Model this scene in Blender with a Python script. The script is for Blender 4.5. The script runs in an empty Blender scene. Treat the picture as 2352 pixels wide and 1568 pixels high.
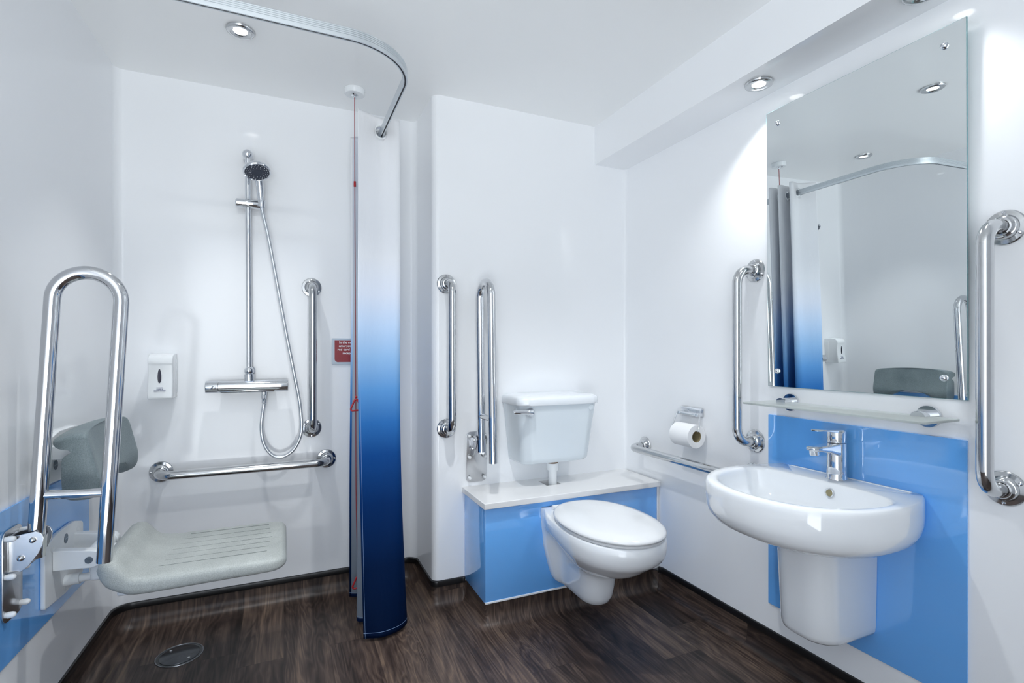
import bpy, bmesh, math, random
from mathutils import Vector, Matrix
random.seed(4)
C = bpy.context.scene.collection
PI = math.pi
# ------------------------------------------------------------------ room sizes (metres)
XL, XR, YB, YC, YF, HC = -.582, 1.52, 2.36, 2.065, -.45, 2.105
TH = .0274                            # the left wall opens out by a degree and a half towards the door
def xw(y): return -.578-(YB-y)*TH
XREC = .561          # side of the recess between shower wall and cistern wall
BX0, BY0 = .697, 1.82  # boxing left side and front

# ------------------------------------------------------------------ materials
def srgb(r, g, b):
    def f(c):
        c /= 255.
        return c/12.92 if c <= .04045 else ((c+.055)/1.055)**2.4
    return (f(r), f(g), f(b), 1)

def newmat(name):
    m = bpy.data.materials.new(name); m.use_nodes = True
    nt = m.node_tree
    return m, nt, nt.nodes['Principled BSDF']

def mat(name, col, rough=.5, metal=0., spec=.5, coat=0., bump=0., bscale=200., var=0., vscale=3., **kw):
    m, nt, p = newmat(name)
    p.inputs['Base Color'].default_value = col
    p.inputs['Roughness'].default_value = rough
    p.inputs['Metallic'].default_value = metal
    p.inputs['Specular IOR Level'].default_value = spec
    p.inputs['Coat Weight'].default_value = coat
    p.inputs['Coat Roughness'].default_value = .04
    for k, v in kw.items():
        p.inputs[k].default_value = v
    if bump or var:
        tc = nt.nodes.new('ShaderNodeTexCoord')
    if bump:
        n = nt.nodes.new('ShaderNodeTexNoise'); n.inputs['Scale'].default_value = bscale; n.inputs['Detail'].default_value = 3
        b = nt.nodes.new('ShaderNodeBump'); b.inputs['Strength'].default_value = bump; b.inputs['Distance'].default_value = .002
        nt.links.new(tc.outputs['Object'], n.inputs['Vector']); nt.links.new(n.outputs['Fac'], b.inputs['Height'])
        nt.links.new(b.outputs['Normal'], p.inputs['Normal'])
    if var:
        n2 = nt.nodes.new('ShaderNodeTexNoise'); n2.inputs['Scale'].default_value = vscale; n2.inputs['Detail'].default_value = 4
        mx = nt.nodes.new('ShaderNodeMix'); mx.data_type = 'RGBA'
        mx.inputs[6].default_value = tuple(c*(1-var) for c in col[:3])+(1,)
        mx.inputs[7].default_value = tuple(min(1, c*(1+var)) for c in col[:3])+(1,)
        nt.links.new(tc.outputs['Object'], n2.inputs['Vector']); nt.links.new(n2.outputs['Fac'], mx.inputs[0])
        nt.links.new(mx.outputs[2], p.inputs['Base Color'])
    return m

M = {}
M['wall'] = mat('white_gloss_cladding', (.895, .905, .92, 1), .09, spec=.45, var=.015, vscale=1.2)
M['ceil'] = mat('white_ceiling_panel', (.93, .935, .93, 1), .22, spec=.4, var=.01)
M['blue'] = mat('blue_gloss_panel', srgb(108, 177, 245), .05, spec=.5, IOR=1.95, coat=.4, var=.02, vscale=2)
M['ledge'] = mat('white_solid_surface', (.79, .785, .78, 1), .15, spec=.5)
M['trimw'] = mat('white_trim', (.82, .83, .84, 1), .3)
M['black'] = mat('black_capping_strip', (.008, .008, .009, 1), .3)
M['chrome'] = mat('chrome', (.72, .74, .77, 1), .06, 1.0)
M['steel'] = mat('polished_stainless_steel', (.60, .61, .62, 1), .13, 1.0, var=.06, vscale=25)
M['steel2'] = mat('mirror_polished_steel', (.62, .63, .65, 1), .07, 1.0, var=.04, vscale=30)
M['steel3'] = mat('brushed_plate_steel', (.62, .63, .65, 1), .24, 1.0, var=.05, vscale=20)
M['alu'] = mat('satin_aluminium', (.62, .66, .69, 1), .32, .8)
M['rubber'] = mat('dark_slot', (.01, .012, .02, 1), .5)
M['ceramic'] = mat('white_vitreous_china', (.81, .83, .85, 1), .06, spec=.55, coat=.3)
M['tank'] = mat('pale_cistern_plastic', (.74, .80, .84, 1), .12, spec=.5, coat=.2)
M['tanklid'] = mat('white_cistern_lid', (.83, .86, .89, 1), .12, spec=.5, coat=.2)
M['lid'] = mat('white_seat_plastic', (.76, .77, .78, 1), .1, spec=.5, coat=.2)
M['plastic'] = mat('white_plastic', (.84, .86, .87, 1), .2)
M['cap'] = mat('white_screw_cap', (.86, .87, .87, 1), .3)
M['nylon'] = mat('white_powder_coat', (.78, .80, .81, 1), .3)
M['dark'] = mat('dark_plastic', (.02, .022, .025, 1), .3)
M['navyglass'] = mat('dark_window', (.008, .008, .03, 1), .08)
M['badge'] = mat('grey_badge', srgb(92, 104, 116), .4)
M['badgel'] = mat('pale_badge_stripe', srgb(140, 152, 165), .4)
M['red'] = mat('red_plastic', srgb(178, 28, 36), .3)
M['redcord'] = mat('red_cord', srgb(150, 42, 48), .6)
M['redsign'] = mat('red_sign_face', srgb(140, 28, 38), .35)
M['signplate'] = mat('grey_sign_plate', srgb(178, 190, 202), .3)
M['signtext'] = mat('white_sign_lettering', (.82, .8, .8, 1), .5)
M['greytext'] = mat('grey_lettering', srgb(146, 150, 172), .5)
M['paper'] = mat('white_tissue', (.86, .86, .86, 1), .9, spec=.1, bump=.15, bscale=300)
M['card'] = mat('brown_card_tube', srgb(150, 138, 108), .9, spec=.1)
M['hole'] = mat('painted_hole_shade', srgb(66, 50, 43), .7)
M['brass'] = mat('aged_brass', srgb(165, 155, 120), .35, .7)
M['washer'] = mat('brown_seal', srgb(128, 104, 86), .7)
M['mirror'] = mat('mirror_silvering', (.88, .92, .925, 1), .0, 1.0)
M['mirredge'] = mat('green_glass_edge', srgb(120, 160, 165), .1)
M['gridmetal'] = mat('dull_drain_steel', (.30, .31, .33, 1), .28, .9, var=.2, vscale=60)
M['water'] = mat('dark_drain_pool', (.035, .04, .042, 1), .12)

# frosted shelf glass
m, nt, p = newmat('frosted_green_glass')
p.inputs['Base Color'].default_value = srgb(246, 254, 251); p.inputs['Roughness'].default_value = .28
p.inputs['Transmission Weight'].default_value = .62; p.inputs['IOR'].default_value = 1.3
M['frost'] = m
# lamp lens
m, nt, p = newmat('lamp_lens')
p.inputs['Base Color'].default_value = (1, 1, 1, 1); p.inputs['Emission Color'].default_value = (1, .99, .96, 1)
p.inputs['Emission Strength'].default_value = 6
M['lens'] = m
# speckled moulded grey foam: seat and backrest
def foam(name, a, b):
    m, nt, p = newmat(name)
    tc = nt.nodes.new('ShaderNodeTexCoord')
    n = nt.nodes.new('ShaderNodeTexNoise'); n.inputs['Scale'].default_value = 420; n.inputs['Detail'].default_value = 2
    n2 = nt.nodes.new('ShaderNodeTexNoise'); n2.inputs['Scale'].default_value = 9; n2.inputs['Detail'].default_value = 6
    r = nt.nodes.new('ShaderNodeValToRGB'); r.color_ramp.elements[0].position = .3; r.color_ramp.elements[1].position = .72
    r.color_ramp.elements[0].color = a; r.color_ramp.elements[1].color = b
    ad = nt.nodes.new('ShaderNodeMath'); ad.operation = 'MULTIPLY_ADD'; ad.inputs[1].default_value = .55; 
    sc = nt.nodes.new('ShaderNodeMath'); sc.operation = 'MULTIPLY'; sc.inputs[1].default_value = .45
    nt.links.new(tc.outputs['Object'], n.inputs['Vector']); nt.links.new(tc.outputs['Object'], n2.inputs['Vector'])
    nt.links.new(n2.outputs['Fac'], sc.inputs[0]); nt.links.new(n.outputs['Fac'], ad.inputs[0]); nt.links.new(sc.outputs[0], ad.inputs[2])
    nt.links.new(ad.outputs[0], r.inputs['Fac']); nt.links.new(r.outputs['Color'], p.inputs['Base Color'])
    bp = nt.nodes.new('ShaderNodeBump'); bp.inputs['Strength'].default_value = .25; bp.inputs['Distance'].default_value = .002
    nt.links.new(n.outputs['Fac'], bp.inputs['Height']); nt.links.new(bp.outputs['Normal'], p.inputs['Normal'])
    p.inputs['Roughness'].default_value = .42; p.inputs['Specular IOR Level'].default_value = .35
    return m
M['seat'] = foam('speckled_foam_lit', srgb(150, 154, 151), srgb(196, 200, 196))  # seat copy of the foam, lighter as if lit from above
M['backpad'] = foam('speckled_foam_shaded', srgb(92, 106, 111), srgb(140, 152, 154))  # same foam as the seat, with the pad's shade put into the colour
M['groove'] = mat('seat_groove', srgb(140, 146, 142), .7)

# vinyl plank floor, laid along the room; uv = metres on the sheet, so the grain runs up the coving
def vinyl():
    m, nt, p = newmat('dark_wood_vinyl')
    N = nt.nodes.new; L = nt.links.new
    def math_(op, a, b=None, c=None):
        n = N('ShaderNodeMath'); n.operation = op
        for i, x in enumerate((a, b, c)):
            if x is None: continue
            if isinstance(x, (int, float)): n.inputs[i].default_value = x
            else: L(x, n.inputs[i])
        return n.outputs[0]
    uv = N('ShaderNodeUVMap'); uv.uv_map = 'UVMap'
    sp = N('ShaderNodeSeparateXYZ'); L(uv.outputs['UV'], sp.inputs[0])
    x, y = sp.outputs[0], sp.outputs[1]
    row = math_('FLOOR', math_('DIVIDE', x, .148))
    wn = N('ShaderNodeTexWhiteNoise'); wn.noise_dimensions = '1D'; L(row, wn.inputs['W'])
    yo = math_('MULTIPLY_ADD', wn.outputs['Value'], 1.1, y)
    col = math_('FLOOR', math_('DIVIDE', yo, 1.05))
    wid = N('ShaderNodeTexWhiteNoise'); wid.noise_dimensions = '2D'
    cb = N('ShaderNodeCombineXYZ'); L(row, cb.inputs[0]); L(col, cb.inputs[1]); L(cb.outputs[0], wid.inputs['Vector'])
    off = math_('MULTIPLY', wid.outputs['Value'], 37.)
    # coordinates for the grain
    def grain(sx, sy, scale, detail, dist, offs=0.):
        c = N('ShaderNodeCombineXYZ')
        L(math_('MULTIPLY', x, sx), c.inputs[0]); L(math_('MULTIPLY', y, sy), c.inputs[1]); L(math_('ADD', off, offs), c.inputs[2])
        n = N('ShaderNodeTexNoise'); n.inputs['Scale'].default_value = scale; n.inputs['Detail'].default_value = detail
        n.inputs['Distortion'].default_value = dist; n.inputs['Roughness'].default_value = .62
        L(c.outputs[0], n.inputs['Vector']); return n.outputs['Fac']
    big = grain(7.5, 1.1, 1., 3, .6)                       # the cathedral shapes
    rings = math_('FRACT', math_('MULTIPLY', big, 13.))
    rings = math_('ABSOLUTE', math_('SUBTRACT', rings, .5))   # 0 .. .5
    fine = grain(140, 2.2, 1., 5, .25, 5.)
    mott = grain(12, 1.3, 1., 5, .6, 11.)
    f = math_('MULTIPLY_ADD', rings, .36, math_('MULTIPLY', fine, .50))
    f = math_('ADD', f, .035)
    f = math_('ADD', f, math_('MULTIPLY', math_('SUBTRACT', mott, .5), .85))
    f = math_('ADD', f, math_('MULTIPLY', math_('SUBTRACT', wid.outputs['Value'], .5), .20))
    r = N('ShaderNodeValToRGB'); e = r.color_ramp.elements
    e[0].position = .16; e[0].color = srgb(40, 33, 30)
    e[1].position = .74; e[1].color = srgb(132, 110, 92)
    k = e.new(.36); k.color = srgb(66, 54, 49)
    k = e.new(.52); k.color = srgb(92, 77, 68)
    L(f, r.inputs['Fac'])
    # plank joints
    fx = math_('FRACT', math_('DIVIDE', x, .148)); fy = math_('FRACT', math_('DIVIDE', yo, 1.05))
    jx = math_('LESS_THAN', fx, .012); jy = math_('LESS_THAN', fy, .0018)
    j = math_('MAXIMUM', jx, jy)
    mx = N('ShaderNodeMix'); mx.data_type = 'RGBA'; mx.inputs[7].default_value = srgb(40, 33, 31)
    L(math_('MULTIPLY', j, .65), mx.inputs[0]); L(r.outputs['Color'], mx.inputs[6]); L(mx.outputs[2], p.inputs['Base Color'])
    b = N('ShaderNodeBump'); b.inputs['Strength'].default_value = .12; b.inputs['Distance'].default_value = .001
    L(fine, b.inputs['Height']); L(b.outputs['Normal'], p.inputs['Normal'])
    p.inputs['Roughness'].default_value = .38; p.inputs['Specular IOR Level'].default_value = .32
    return m
M['vinyl'] = vinyl()

# two-sided dip-dyed curtain fabric; uv = metres across, metres above the floor
def fabric(name, stops, tint=None):
    m, nt, p = newmat(name)
    N = nt.nodes.new; L = nt.links.new
    uv = N('ShaderNodeUVMap'); uv.uv_map = 'UVMap'
    sp = N('ShaderNodeSeparateXYZ'); L(uv.outputs['UV'], sp.inputs[0])
    dv = N('ShaderNodeMath'); dv.operation = 'DIVIDE'; dv.inputs[1].default_value = 2.; L(sp.outputs[1], dv.inputs[0])
    r = N('ShaderNodeValToRGB'); e = r.color_ramp.elements
    e[0].position = stops[0][0]/2; e[0].color = srgb(*stops[0][1])
    e[1].position = stops[-1][0]/2; e[1].color = srgb(*stops[-1][1])
    for z, c in stops[1:-1]:
        k = e.new(z/2); k.color = srgb(*c)
    L(dv.outputs[0], r.inputs['Fac'])
    # stitched hems at the free edge and the foot, a header seam
    def band(sock, a, b):
        g = N('ShaderNodeMath'); g.operation = 'GREATER_THAN'; g.inputs[1].default_value = a; L(sock, g.inputs[0])
        l = N('ShaderNodeMath'); l.operation = 'LESS_THAN'; l.inputs[1].default_value = b; L(sock, l.inputs[0])
        k = N('ShaderNodeMath'); k.operation = 'MULTIPLY'; L(g.outputs[0], k.inputs[0]); L(l.outputs[0], k.inputs[1]); return k.outputs[0]
    s1 = band(sp.outputs[0], .0085, .0098); s2 = band(sp.outputs[1], .029, .0302)
    mm = N('ShaderNodeMath'); mm.operation = 'MAXIMUM'; L(s1, mm.inputs[0]); L(s2, mm.inputs[1])
    mx = N('ShaderNodeMix'); mx.data_type = 'RGBA'; mx.inputs[7].default_value = srgb(150, 180, 220)
    ml = N('ShaderNodeMath'); ml.operation = 'MULTIPLY'; lo_ = N('ShaderNodeMath'); lo_.operation = 'LESS_THAN'; lo_.inputs[1].default_value = .95; L(sp.outputs[1], lo_.inputs[0])
    L(lo_.outputs[0], ml.inputs[1]); L(mm.outputs[0], ml.inputs[0])
    L(ml.outputs[0], mx.inputs[0])
    base = r.outputs['Color']
    if tint:                                                     # the printed face is turned over at both side hems
        r2 = N('ShaderNodeValToRGB'); e = r2.color_ramp.elements
        e[0].position = tint[0][0]/2; e[0].color = srgb(*tint[0][1]); e[1].position = tint[-1][0]/2; e[1].color = srgb(*tint[-1][1])
        for z, c in tint[1:-1]:
            k = e.new(z/2); k.color = srgb(*c)
        L(dv.outputs[0], r2.inputs['Fac'])
        hm = N('ShaderNodeMath'); hm.operation = 'GREATER_THAN'; hm.inputs[1].default_value = 9.; L(sp.outputs[0], hm.inputs[0])
        m2 = N('ShaderNodeMix'); m2.data_type = 'RGBA'; L(hm.outputs[0], m2.inputs[0]); L(base, m2.inputs[6]); L(r2.outputs['Color'], m2.inputs[7]); base = m2.outputs[2]
    L(base, mx.inputs[6]); L(mx.outputs[2], p.inputs['Base Color'])
    n = N('ShaderNodeTexNoise'); n.inputs['Scale'].default_value = 7; n.inputs['Detail'].default_value = 5
    mp = N('ShaderNodeMapping'); mp.inputs['Scale'].default_value = (3, 1, 1); L(uv.outputs['UV'], mp.inputs[0]); L(mp.outputs[0], n.inputs['Vector'])
    b = N('ShaderNodeBump'); b.inputs['Strength'].default_value = .35; b.inputs['Distance'].default_value = .012
    L(n.outputs['Fac'], b.inputs['Height']); L(b.outputs['Normal'], p.inputs['Normal'])
    p.inputs['Roughness'].default_value = .7; p.inputs['Specular IOR Level'].default_value = .08
    tl = N('ShaderNodeBsdfTranslucent'); L(mx.outputs[2], tl.inputs['Color']); ms = N('ShaderNodeMixShader'); ms.inputs[0].default_value = .14
    L(p.outputs[0], ms.inputs[1]); L(tl.outputs[0], ms.inputs[2]); L(ms.outputs[0], nt.nodes['Material Output'].inputs['Surface'])
    return m
DYE = [(.0, (2, 22, 52)), (.25, (3, 30, 68)), (.48, (8, 50, 106)), (.66, (22, 78, 148)), (.78, (52, 118, 190)),
    (.90, (100, 160, 220)), (1.02, (154, 195, 236)), (1.14, (196, 219, 246)), (1.26, (226, 233, 246)), (1.40, (240, 242, 246)), (1.95, (244, 244, 245))]
M['cloth'] = fabric('dip_dyed_fabric', DYE)
M['clothback'] = fabric('fabric_reverse', [(.0, (10, 34, 74)), (.024, (14, 38, 78)), (.026, (134, 144, 156)), (.68, (156, 168, 184)), (1.3, (205, 212, 222)), (1.95, (228, 232, 240))], DYE)

# ------------------------------------------------------------------ mesh builder
class B:
    def __init__(s): s.v = []; s.f = []; s.mi = []; s.uv = []
    def add(s, vs, fs, mi=0):
        o = len(s.v); s.v += [tuple(v) for v in vs]
        for f in fs: s.f.append(tuple(i+o for i in f)); s.mi.append(mi)
        return s
    def bm(s, bm, mi=0):
        bm.verts.index_update()
        s.add([v.co[:] for v in bm.verts], [[v.index for v in f.verts] for f in bm.faces], mi); bm.free(); return s
    def box(s, x0, x1, y0, y1, z0, z1, r=0, seg=3, mi=0):
        bm = bmesh.new(); bmesh.ops.create_cube(bm, size=1)
        for v in bm.verts: v.co = Vector((x0+(v.co.x+.5)*(x1-x0), y0+(v.co.y+.5)*(y1-y0), z0+(v.co.z+.5)*(z1-z0)))
        if r: bmesh.ops.bevel(bm, geom=bm.edges[:], offset=r, segments=seg, profile=.5, affect='EDGES')
        return s.bm(bm, mi)
    def prism(s, poly, fn, t0, t1, r=0, seg=2, mi=0):
        """poly = 2d outline; fn(a, b, t) -> point; solid between t0 and t1"""
        bm = bmesh.new()
        a = [bm.verts.new(fn(p[0], p[1], t0)) for p in poly]; b = [bm.verts.new(fn(p[0], p[1], t1)) for p in poly]
        n = len(poly)
        f0 = bm.faces.new(a[::-1]); f1 = bm.faces.new(b)
        for i in range(n): bm.faces.new((a[i], a[(i+1) % n], b[(i+1) % n], b[i]))
        bmesh.ops.recalc_face_normals(bm, faces=bm.faces[:])
        if r:
            es = [e for e in bm.edges if (e in f0.edges[:] or e in f1.edges[:])]
            bmesh.ops.bevel(bm, geom=es, offset=r, segments=seg, profile=.5, affect='EDGES')
        return s.bm(bm, mi)
    def tube(s, path, r, n=20, caps=True, mi=0, closed=False):
        P = [Vector(p) for p in path]; k = len(P)
        rr = r if isinstance(r, (list, tuple)) else [r]*k
        T = []
        for i in range(k):
            if closed: d = P[(i+1) % k]-P[i-1]
            else: d = P[min(i+1, k-1)]-P[max(i-1, 0)]
            T.append(d.normalized())
        up = Vector((0, 0, 1)) if abs(T[0].z) < .9 else Vector((1, 0, 0))
        nrm = T[0].cross(up).normalized(); V = []
        for i in range(k):
            if i: 
                q = T[i-1].rotation_difference(T[i]); nrm = (q @ nrm).normalized()
            bn = T[i].cross(nrm)
            for j in range(n):
                a = 2*PI*j/n; V.append(P[i]+(nrm*math.cos(a)+bn*math.sin(a))*rr[i])
        F = []
        for i in range(k if closed else k-1):
            for j in range(n):
                i2 = (i+1) % k; F.append((i*n+j, i*n+(j+1) % n, i2*n+(j+1) % n, i2*n+j))
        if caps and not closed: F.append(tuple(range(n))[::-1]); F.append(tuple((k-1)*n+j for j in range(n)))
        return s.add(V, F, mi)
    def lathe(s, prof, o=(0, 0, 0), axis=(0, 0, 1), n=40, mi=0):
        """prof = [(radius, height)]"""
        o = Vector(o); ax = Vector(axis).normalized()
        q = Vector((0, 0, 1)).rotation_difference(ax); V = []; F = []; ring = []
        for (r, h) in prof:
            if r < 1e-7: ring.append([len(V)]); V.append(o+q @ Vector((0, 0, h)))
            else:
                ring.append(list(range(len(V), len(V)+n)))
                for j in range(n):
                    a = 2*PI*j/n; V.append(o+q @ Vector((r*math.cos(a), r*math.sin(a), h)))
        for A, D in zip(ring, ring[1:]):
            if len(A) == 1 and len(D) == 1: continue
            for j in range(n):
                j2 = (j+1) % n
                if len(A) == 1: F.append((A[0], D[j2], D[j]))
                elif len(D) == 1: F.append((A[j], A[j2], D[0]))
                else: F.append((A[j], A[j2], D[j2], D[j]))
        return s.add(V, F, mi)
    def loft(s, secs, cap0=True, cap1=True, mi=0):
        n = len(secs[0]); V = [p for sec in secs for p in sec]; F = []
        for i in range(len(secs)-1):
            for j in range(n): F.append((i*n+j, i*n+(j+1) % n, (i+1)*n+(j+1) % n, (i+1)*n+j))
        if cap0: F.append(tuple(range(n))[::-1])
        if cap1: F.append(tuple((len(secs)-1)*n+j for j in range(n)))
        return s.add(V, F, mi)
    def ball(s, c, r, mi=0, n=24, k=14, sc=(1, 1, 1)):
        c = Vector(c); V = []; F = []
        for i in range(k+1):
            t = PI*i/k
            for j in range(n):
                a = 2*PI*j/n; V.append(c+Vector((r*math.sin(t)*math.cos(a)*sc[0], r*math.sin(t)*math.sin(a)*sc[1], r*math.cos(t)*sc[2])))
        for i in range(k):
            for j in range(n): F.append((i*n+j, (i+1)*n+j, (i+1)*n+(j+1) % n, i*n+(j+1) % n))
        bm = bmesh.new(); vs = [bm.verts.new(v) for v in V]
        for f in F:
            try: bm.faces.new([vs[i] for i in f])
            except ValueError: pass
        bmesh.ops.remove_doubles(bm, verts=bm.verts[:], dist=1e-6)
        return s.bm(bm, mi)
    def build(s, name, mats, parent=None, at=None, sharp=38, recalc=True, uv=None, weighted=False):
        """vertices are in world space for world-placed things; 'at' (or the root's own location) becomes the origin"""
        me = bpy.data.meshes.new(name)
        root = parent
        while root is not None and root.parent is not None: root = root.parent
        L = Vector(at) if at is not None else (Vector(root.get('_o', (0, 0, 0))) if root is not None else Vector((0, 0, 0)))
        me.from_pydata([tuple(Vector(v)-L) for v in s.v], [], s.f)
        for mm in (mats if isinstance(mats, (list, tuple)) else [mats]): me.materials.append(M[mm] if isinstance(mm, str) else mm)
        me.polygons.foreach_set('material_index', s.mi)
        if uv is not None:
            ul = me.uv_layers.new(name='UVMap')
            for l in me.loops: ul.data[l.index].uv = uv[l.vertex_index]
        if recalc:
            bm = bmesh.new(); bm.from_mesh(me); bmesh.ops.recalc_face_normals(bm, faces=bm.faces[:]); bm.to_mesh(me); bm.free()
        me.polygons.foreach_set('use_smooth', [True]*len(me.polygons))
        me.set_sharp_from_angle(angle=math.radians(sharp)); me.update()
        o = bpy.data.objects.new(name, me); C.objects.link(o)
        if parent is not None: o.parent = parent
        else: o.location = L; o['_o'] = tuple(L)
        if weighted:
            w = o.modifiers.new('weighted', 'WEIGHTED_NORMAL'); w.keep_sharp = True
        return o

def thing(name, label, cat, loc=(0, 0, 0), group=None):
    o = bpy.data.objects.new(name, None); C.objects.link(o); o.location = loc; o['_o'] = tuple(loc)
    o.empty_display_size = .05
    return tag(o, label, cat, group)
def tag(o, label, cat, group=None):
    o['label'] = label; o['category'] = cat
    if group: o['group'] = group
    return o
def struct(o, label=None):
    o['kind'] = 'structure'
    if label: o['label'] = label
    return o
def copy_tree(o, parent=None):
    c = o.copy(); C.objects.link(c)
    if parent is not None: c.parent = parent
    for ch in list(o.children): copy_tree(ch, c)
    return c

def fillet(pts, r, n=8, closed=False):
    """round the inner corners of a polyline; r = number or list per point"""
    P = [Vector(p) for p in pts]; out = []; k = len(P)
    for i in range(k):
        ri = r[i] if isinstance(r, (list, tuple)) else r
        if (not closed and i in (0, k-1)) or not ri: out.append(P[i]); continue
        a = (P[i-1]-P[i]).normalized(); b = (P[(i+1) % k]-P[i]).normalized()
        ang = a.angle(b); d = ri/math.tan(ang/2); c = P[i]+(a+b).normalized()*(ri/math.sin(ang/2))
        s0 = P[i]+a*d-c; s1 = P[i]+b*d-c; tot = s0.angle(s1); ax = s0.cross(s1).normalized()
        for j in range(n+1): out.append(c+Matrix.Rotation(tot*j/n, 3, ax) @ s0)
    return out
def catmull(P, per=8, closed=False):
    P = [Vector(p) for p in P]; out = []; k = len(P)
    for i in range(k if closed else k-1):
        if closed: p0, p1, p2, p3 = P[i-1], P[i], P[(i+1) % k], P[(i+2) % k]
        else: p0, p1, p2, p3 = P[max(i-1, 0)], P[i], P[i+1], P[min(i+2, k-1)]
        for j in range(per):
            t = j/per
            out.append(.5*((2*p1)+(p2-p0)*t+(2*p0-5*p1+4*p2-p3)*t*t+(3*p1-p0-3*p2+p3)*t**3))
    if not closed: out.append(P[-1])
    return out
def rrect(a0, a1, b0, b1, r, n=6):
    return [(p.x, p.y) for p in fillet([(a0, b0, 0), (a1, b0, 0), (a1, b1, 0), (a0, b1, 0)], r, n, True)]
def smooth01(t): t = max(0, min(1, t)); return t*t*(3-2*t)

def text_builder(lines, size, leading, fn, bold=0., extrude=.0004, align='CENTER', spacing=1.0):
    """lettering as mesh: fn(x, y, z) places the flat text in the world"""
    b = B()
    for i, ln in enumerate(lines):
        cu = bpy.data.curves.new('lettering', 'FONT'); cu.body = ln; cu.size = size; cu.align_x = align; cu.offset = bold
        cu.extrude = extrude; cu.space_character = spacing; cu.resolution_u = 3
        ob = bpy.data.objects.new('lettering_source', cu); C.objects.link(ob)
        me = bpy.data.meshes.new_from_object(ob.evaluated_get(bpy.context.evaluated_depsgraph_get()))
        b.add([fn(v.co.x, v.co.y-i*leading, v.co.z) for v in me.vertices], [list(pp.vertices) for pp in me.polygons])
        bpy.data.objects.remove(ob); bpy.data.curves.remove(cu); bpy.data.meshes.remove(me)
    return b

# ------------------------------------------------------------------ setting
def path_with_normals(pts, r, n=8):
    """2d polyline -> [(point, inward normal, segment)], room on the right of travel"""
    P = [Vector((p[0], p[1], 0)) for p in pts]; out = []
    k = len(P)
    def nrm(a, b): d = (b-a).normalized(); return Vector((d.y, -d.x, 0))
    for i in range(k):
        if i == 0: out.append((P[0], nrm(P[0], P[1]), 0)); continue
        if i == k-1: out.append((P[-1], nrm(P[-2], P[-1]), k-2)); continue
        n0, n1 = nrm(P[i-1], P[i]), nrm(P[i], P[i+1])
        a = (P[i-1]-P[i]).normalized(); b = (P[i+1]-P[i]).normalized(); ang = a.angle(b)
        ri = r[i]; d = ri/math.tan(ang/2); c = P[i]+(a+b).normalized()*(ri/math.sin(ang/2))
        inside = (c-P[i]).dot(n0) > 0
        s0 = P[i]+a*d-c; s1 = P[i]+b*d-c; tot = s0.angle(s1); ax = s0.cross(s1).normalized()
        for j in range(n+1):
            v = Matrix.Rotation(tot*j/n, 3, ax) @ s0
            nn = (-v if inside else v).normalized()
            out.append((c+v, nn, i-1 if j <= n//2 else i))
    return out
def split(path):
    segs = {}
    for i, (p, n, s) in enumerate(path):
        segs.setdefault(s, []).append((p, n))
    for s in sorted(segs):   # share the joining point
        if s+1 in segs: segs[s].append(segs[s+1][0])
    return segs

OUT = [(xw(YF), YF), (xw(YB), YB), (XREC, YB), (XREC, YC), (XR, YC), (XR, YF)]
wp = split(path_with_normals(OUT, [0, .03, .03, .03, .02, 0]))
WN = ['wall_left', 'wall_back', 'wall_recess', 'wall_toilet', 'wall_right']
for s, nm in enumerate(WN):
    b = B(); pts = wp[s]; T = .05
    V = []; F = []
    for p, n in pts: V += [(p.x, p.y, 0), (p.x, p.y, HC)]
    k = len(pts)
    for p, n in pts: q = p-n*T; V += [(q.x, q.y, 0), (q.x, q.y, HC)]
    for i in range(k-1):
        F.append((2*i, 2*i+1, 2*i+3, 2*i+2)); F.append((2*(k+i), 2*(k+i)+2, 2*(k+i)+3, 2*(k+i)+1))
        F.append((2*i+1, 2*(k+i)+1, 2*(k+i)+3, 2*i+3)); F.append((2*i, 2*i+2, 2*(k+i)+2, 2*(k+i)))
    b.add(V, F); struct(b.build(nm, 'wall'), 'white gloss clad wall')
DX0, DX1, DH = -.60, .22, 2.06      # added opening behind the camera that lets in fill light
b = B(); b.box(XL-.12, DX0, YF-.05, YF, 0, HC); b.box(DX1, XR+.05, YF-.05, YF, 0, HC); b.box(DX0, DX1, YF-.05, YF, DH, HC)
struct(b.build('wall_front', 'wall'), 'white wall with an added opening for fill light behind the viewer')
b = B(); b.box(XL-.13, XR+.05, YF-.05, YB+.05, HC, HC+.05); struct(b.build('ceiling', 'ceil'), 'white glossy ceiling')
b = B(); b.box(XR-.176, XR+.01, YF, YC+.01, 1.926, HC+.01); struct(b.build('trim_1', 'wall'), 'white boxed bulkhead along the top of the right wall')
b = B(); b.add([(XL-.10, YF-.02, 0), (XR+.02, YF-.02, 0), (XR+.02, YB+.02, 0), (XL-.10, YB+.02, 0)], [(0, 1, 2, 3)])
b.add([(XL-.10, YF-.02, -.06), (XR+.02, YF-.02, -.06), (XR+.02, YB+.02, -.06), (XL-.10, YB+.02, -.06)], [(3, 2, 1, 0)])
b.f += [(0, 4, 5, 1), (1, 5, 6, 2), (2, 6, 7, 3), (3, 7, 4, 0)]; b.mi += [0]*4
struct(b.build('floor', 'vinyl', uv=[(v[0], v[1]) for v in b.v]), 'dark brown wood plank vinyl floor')

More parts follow.
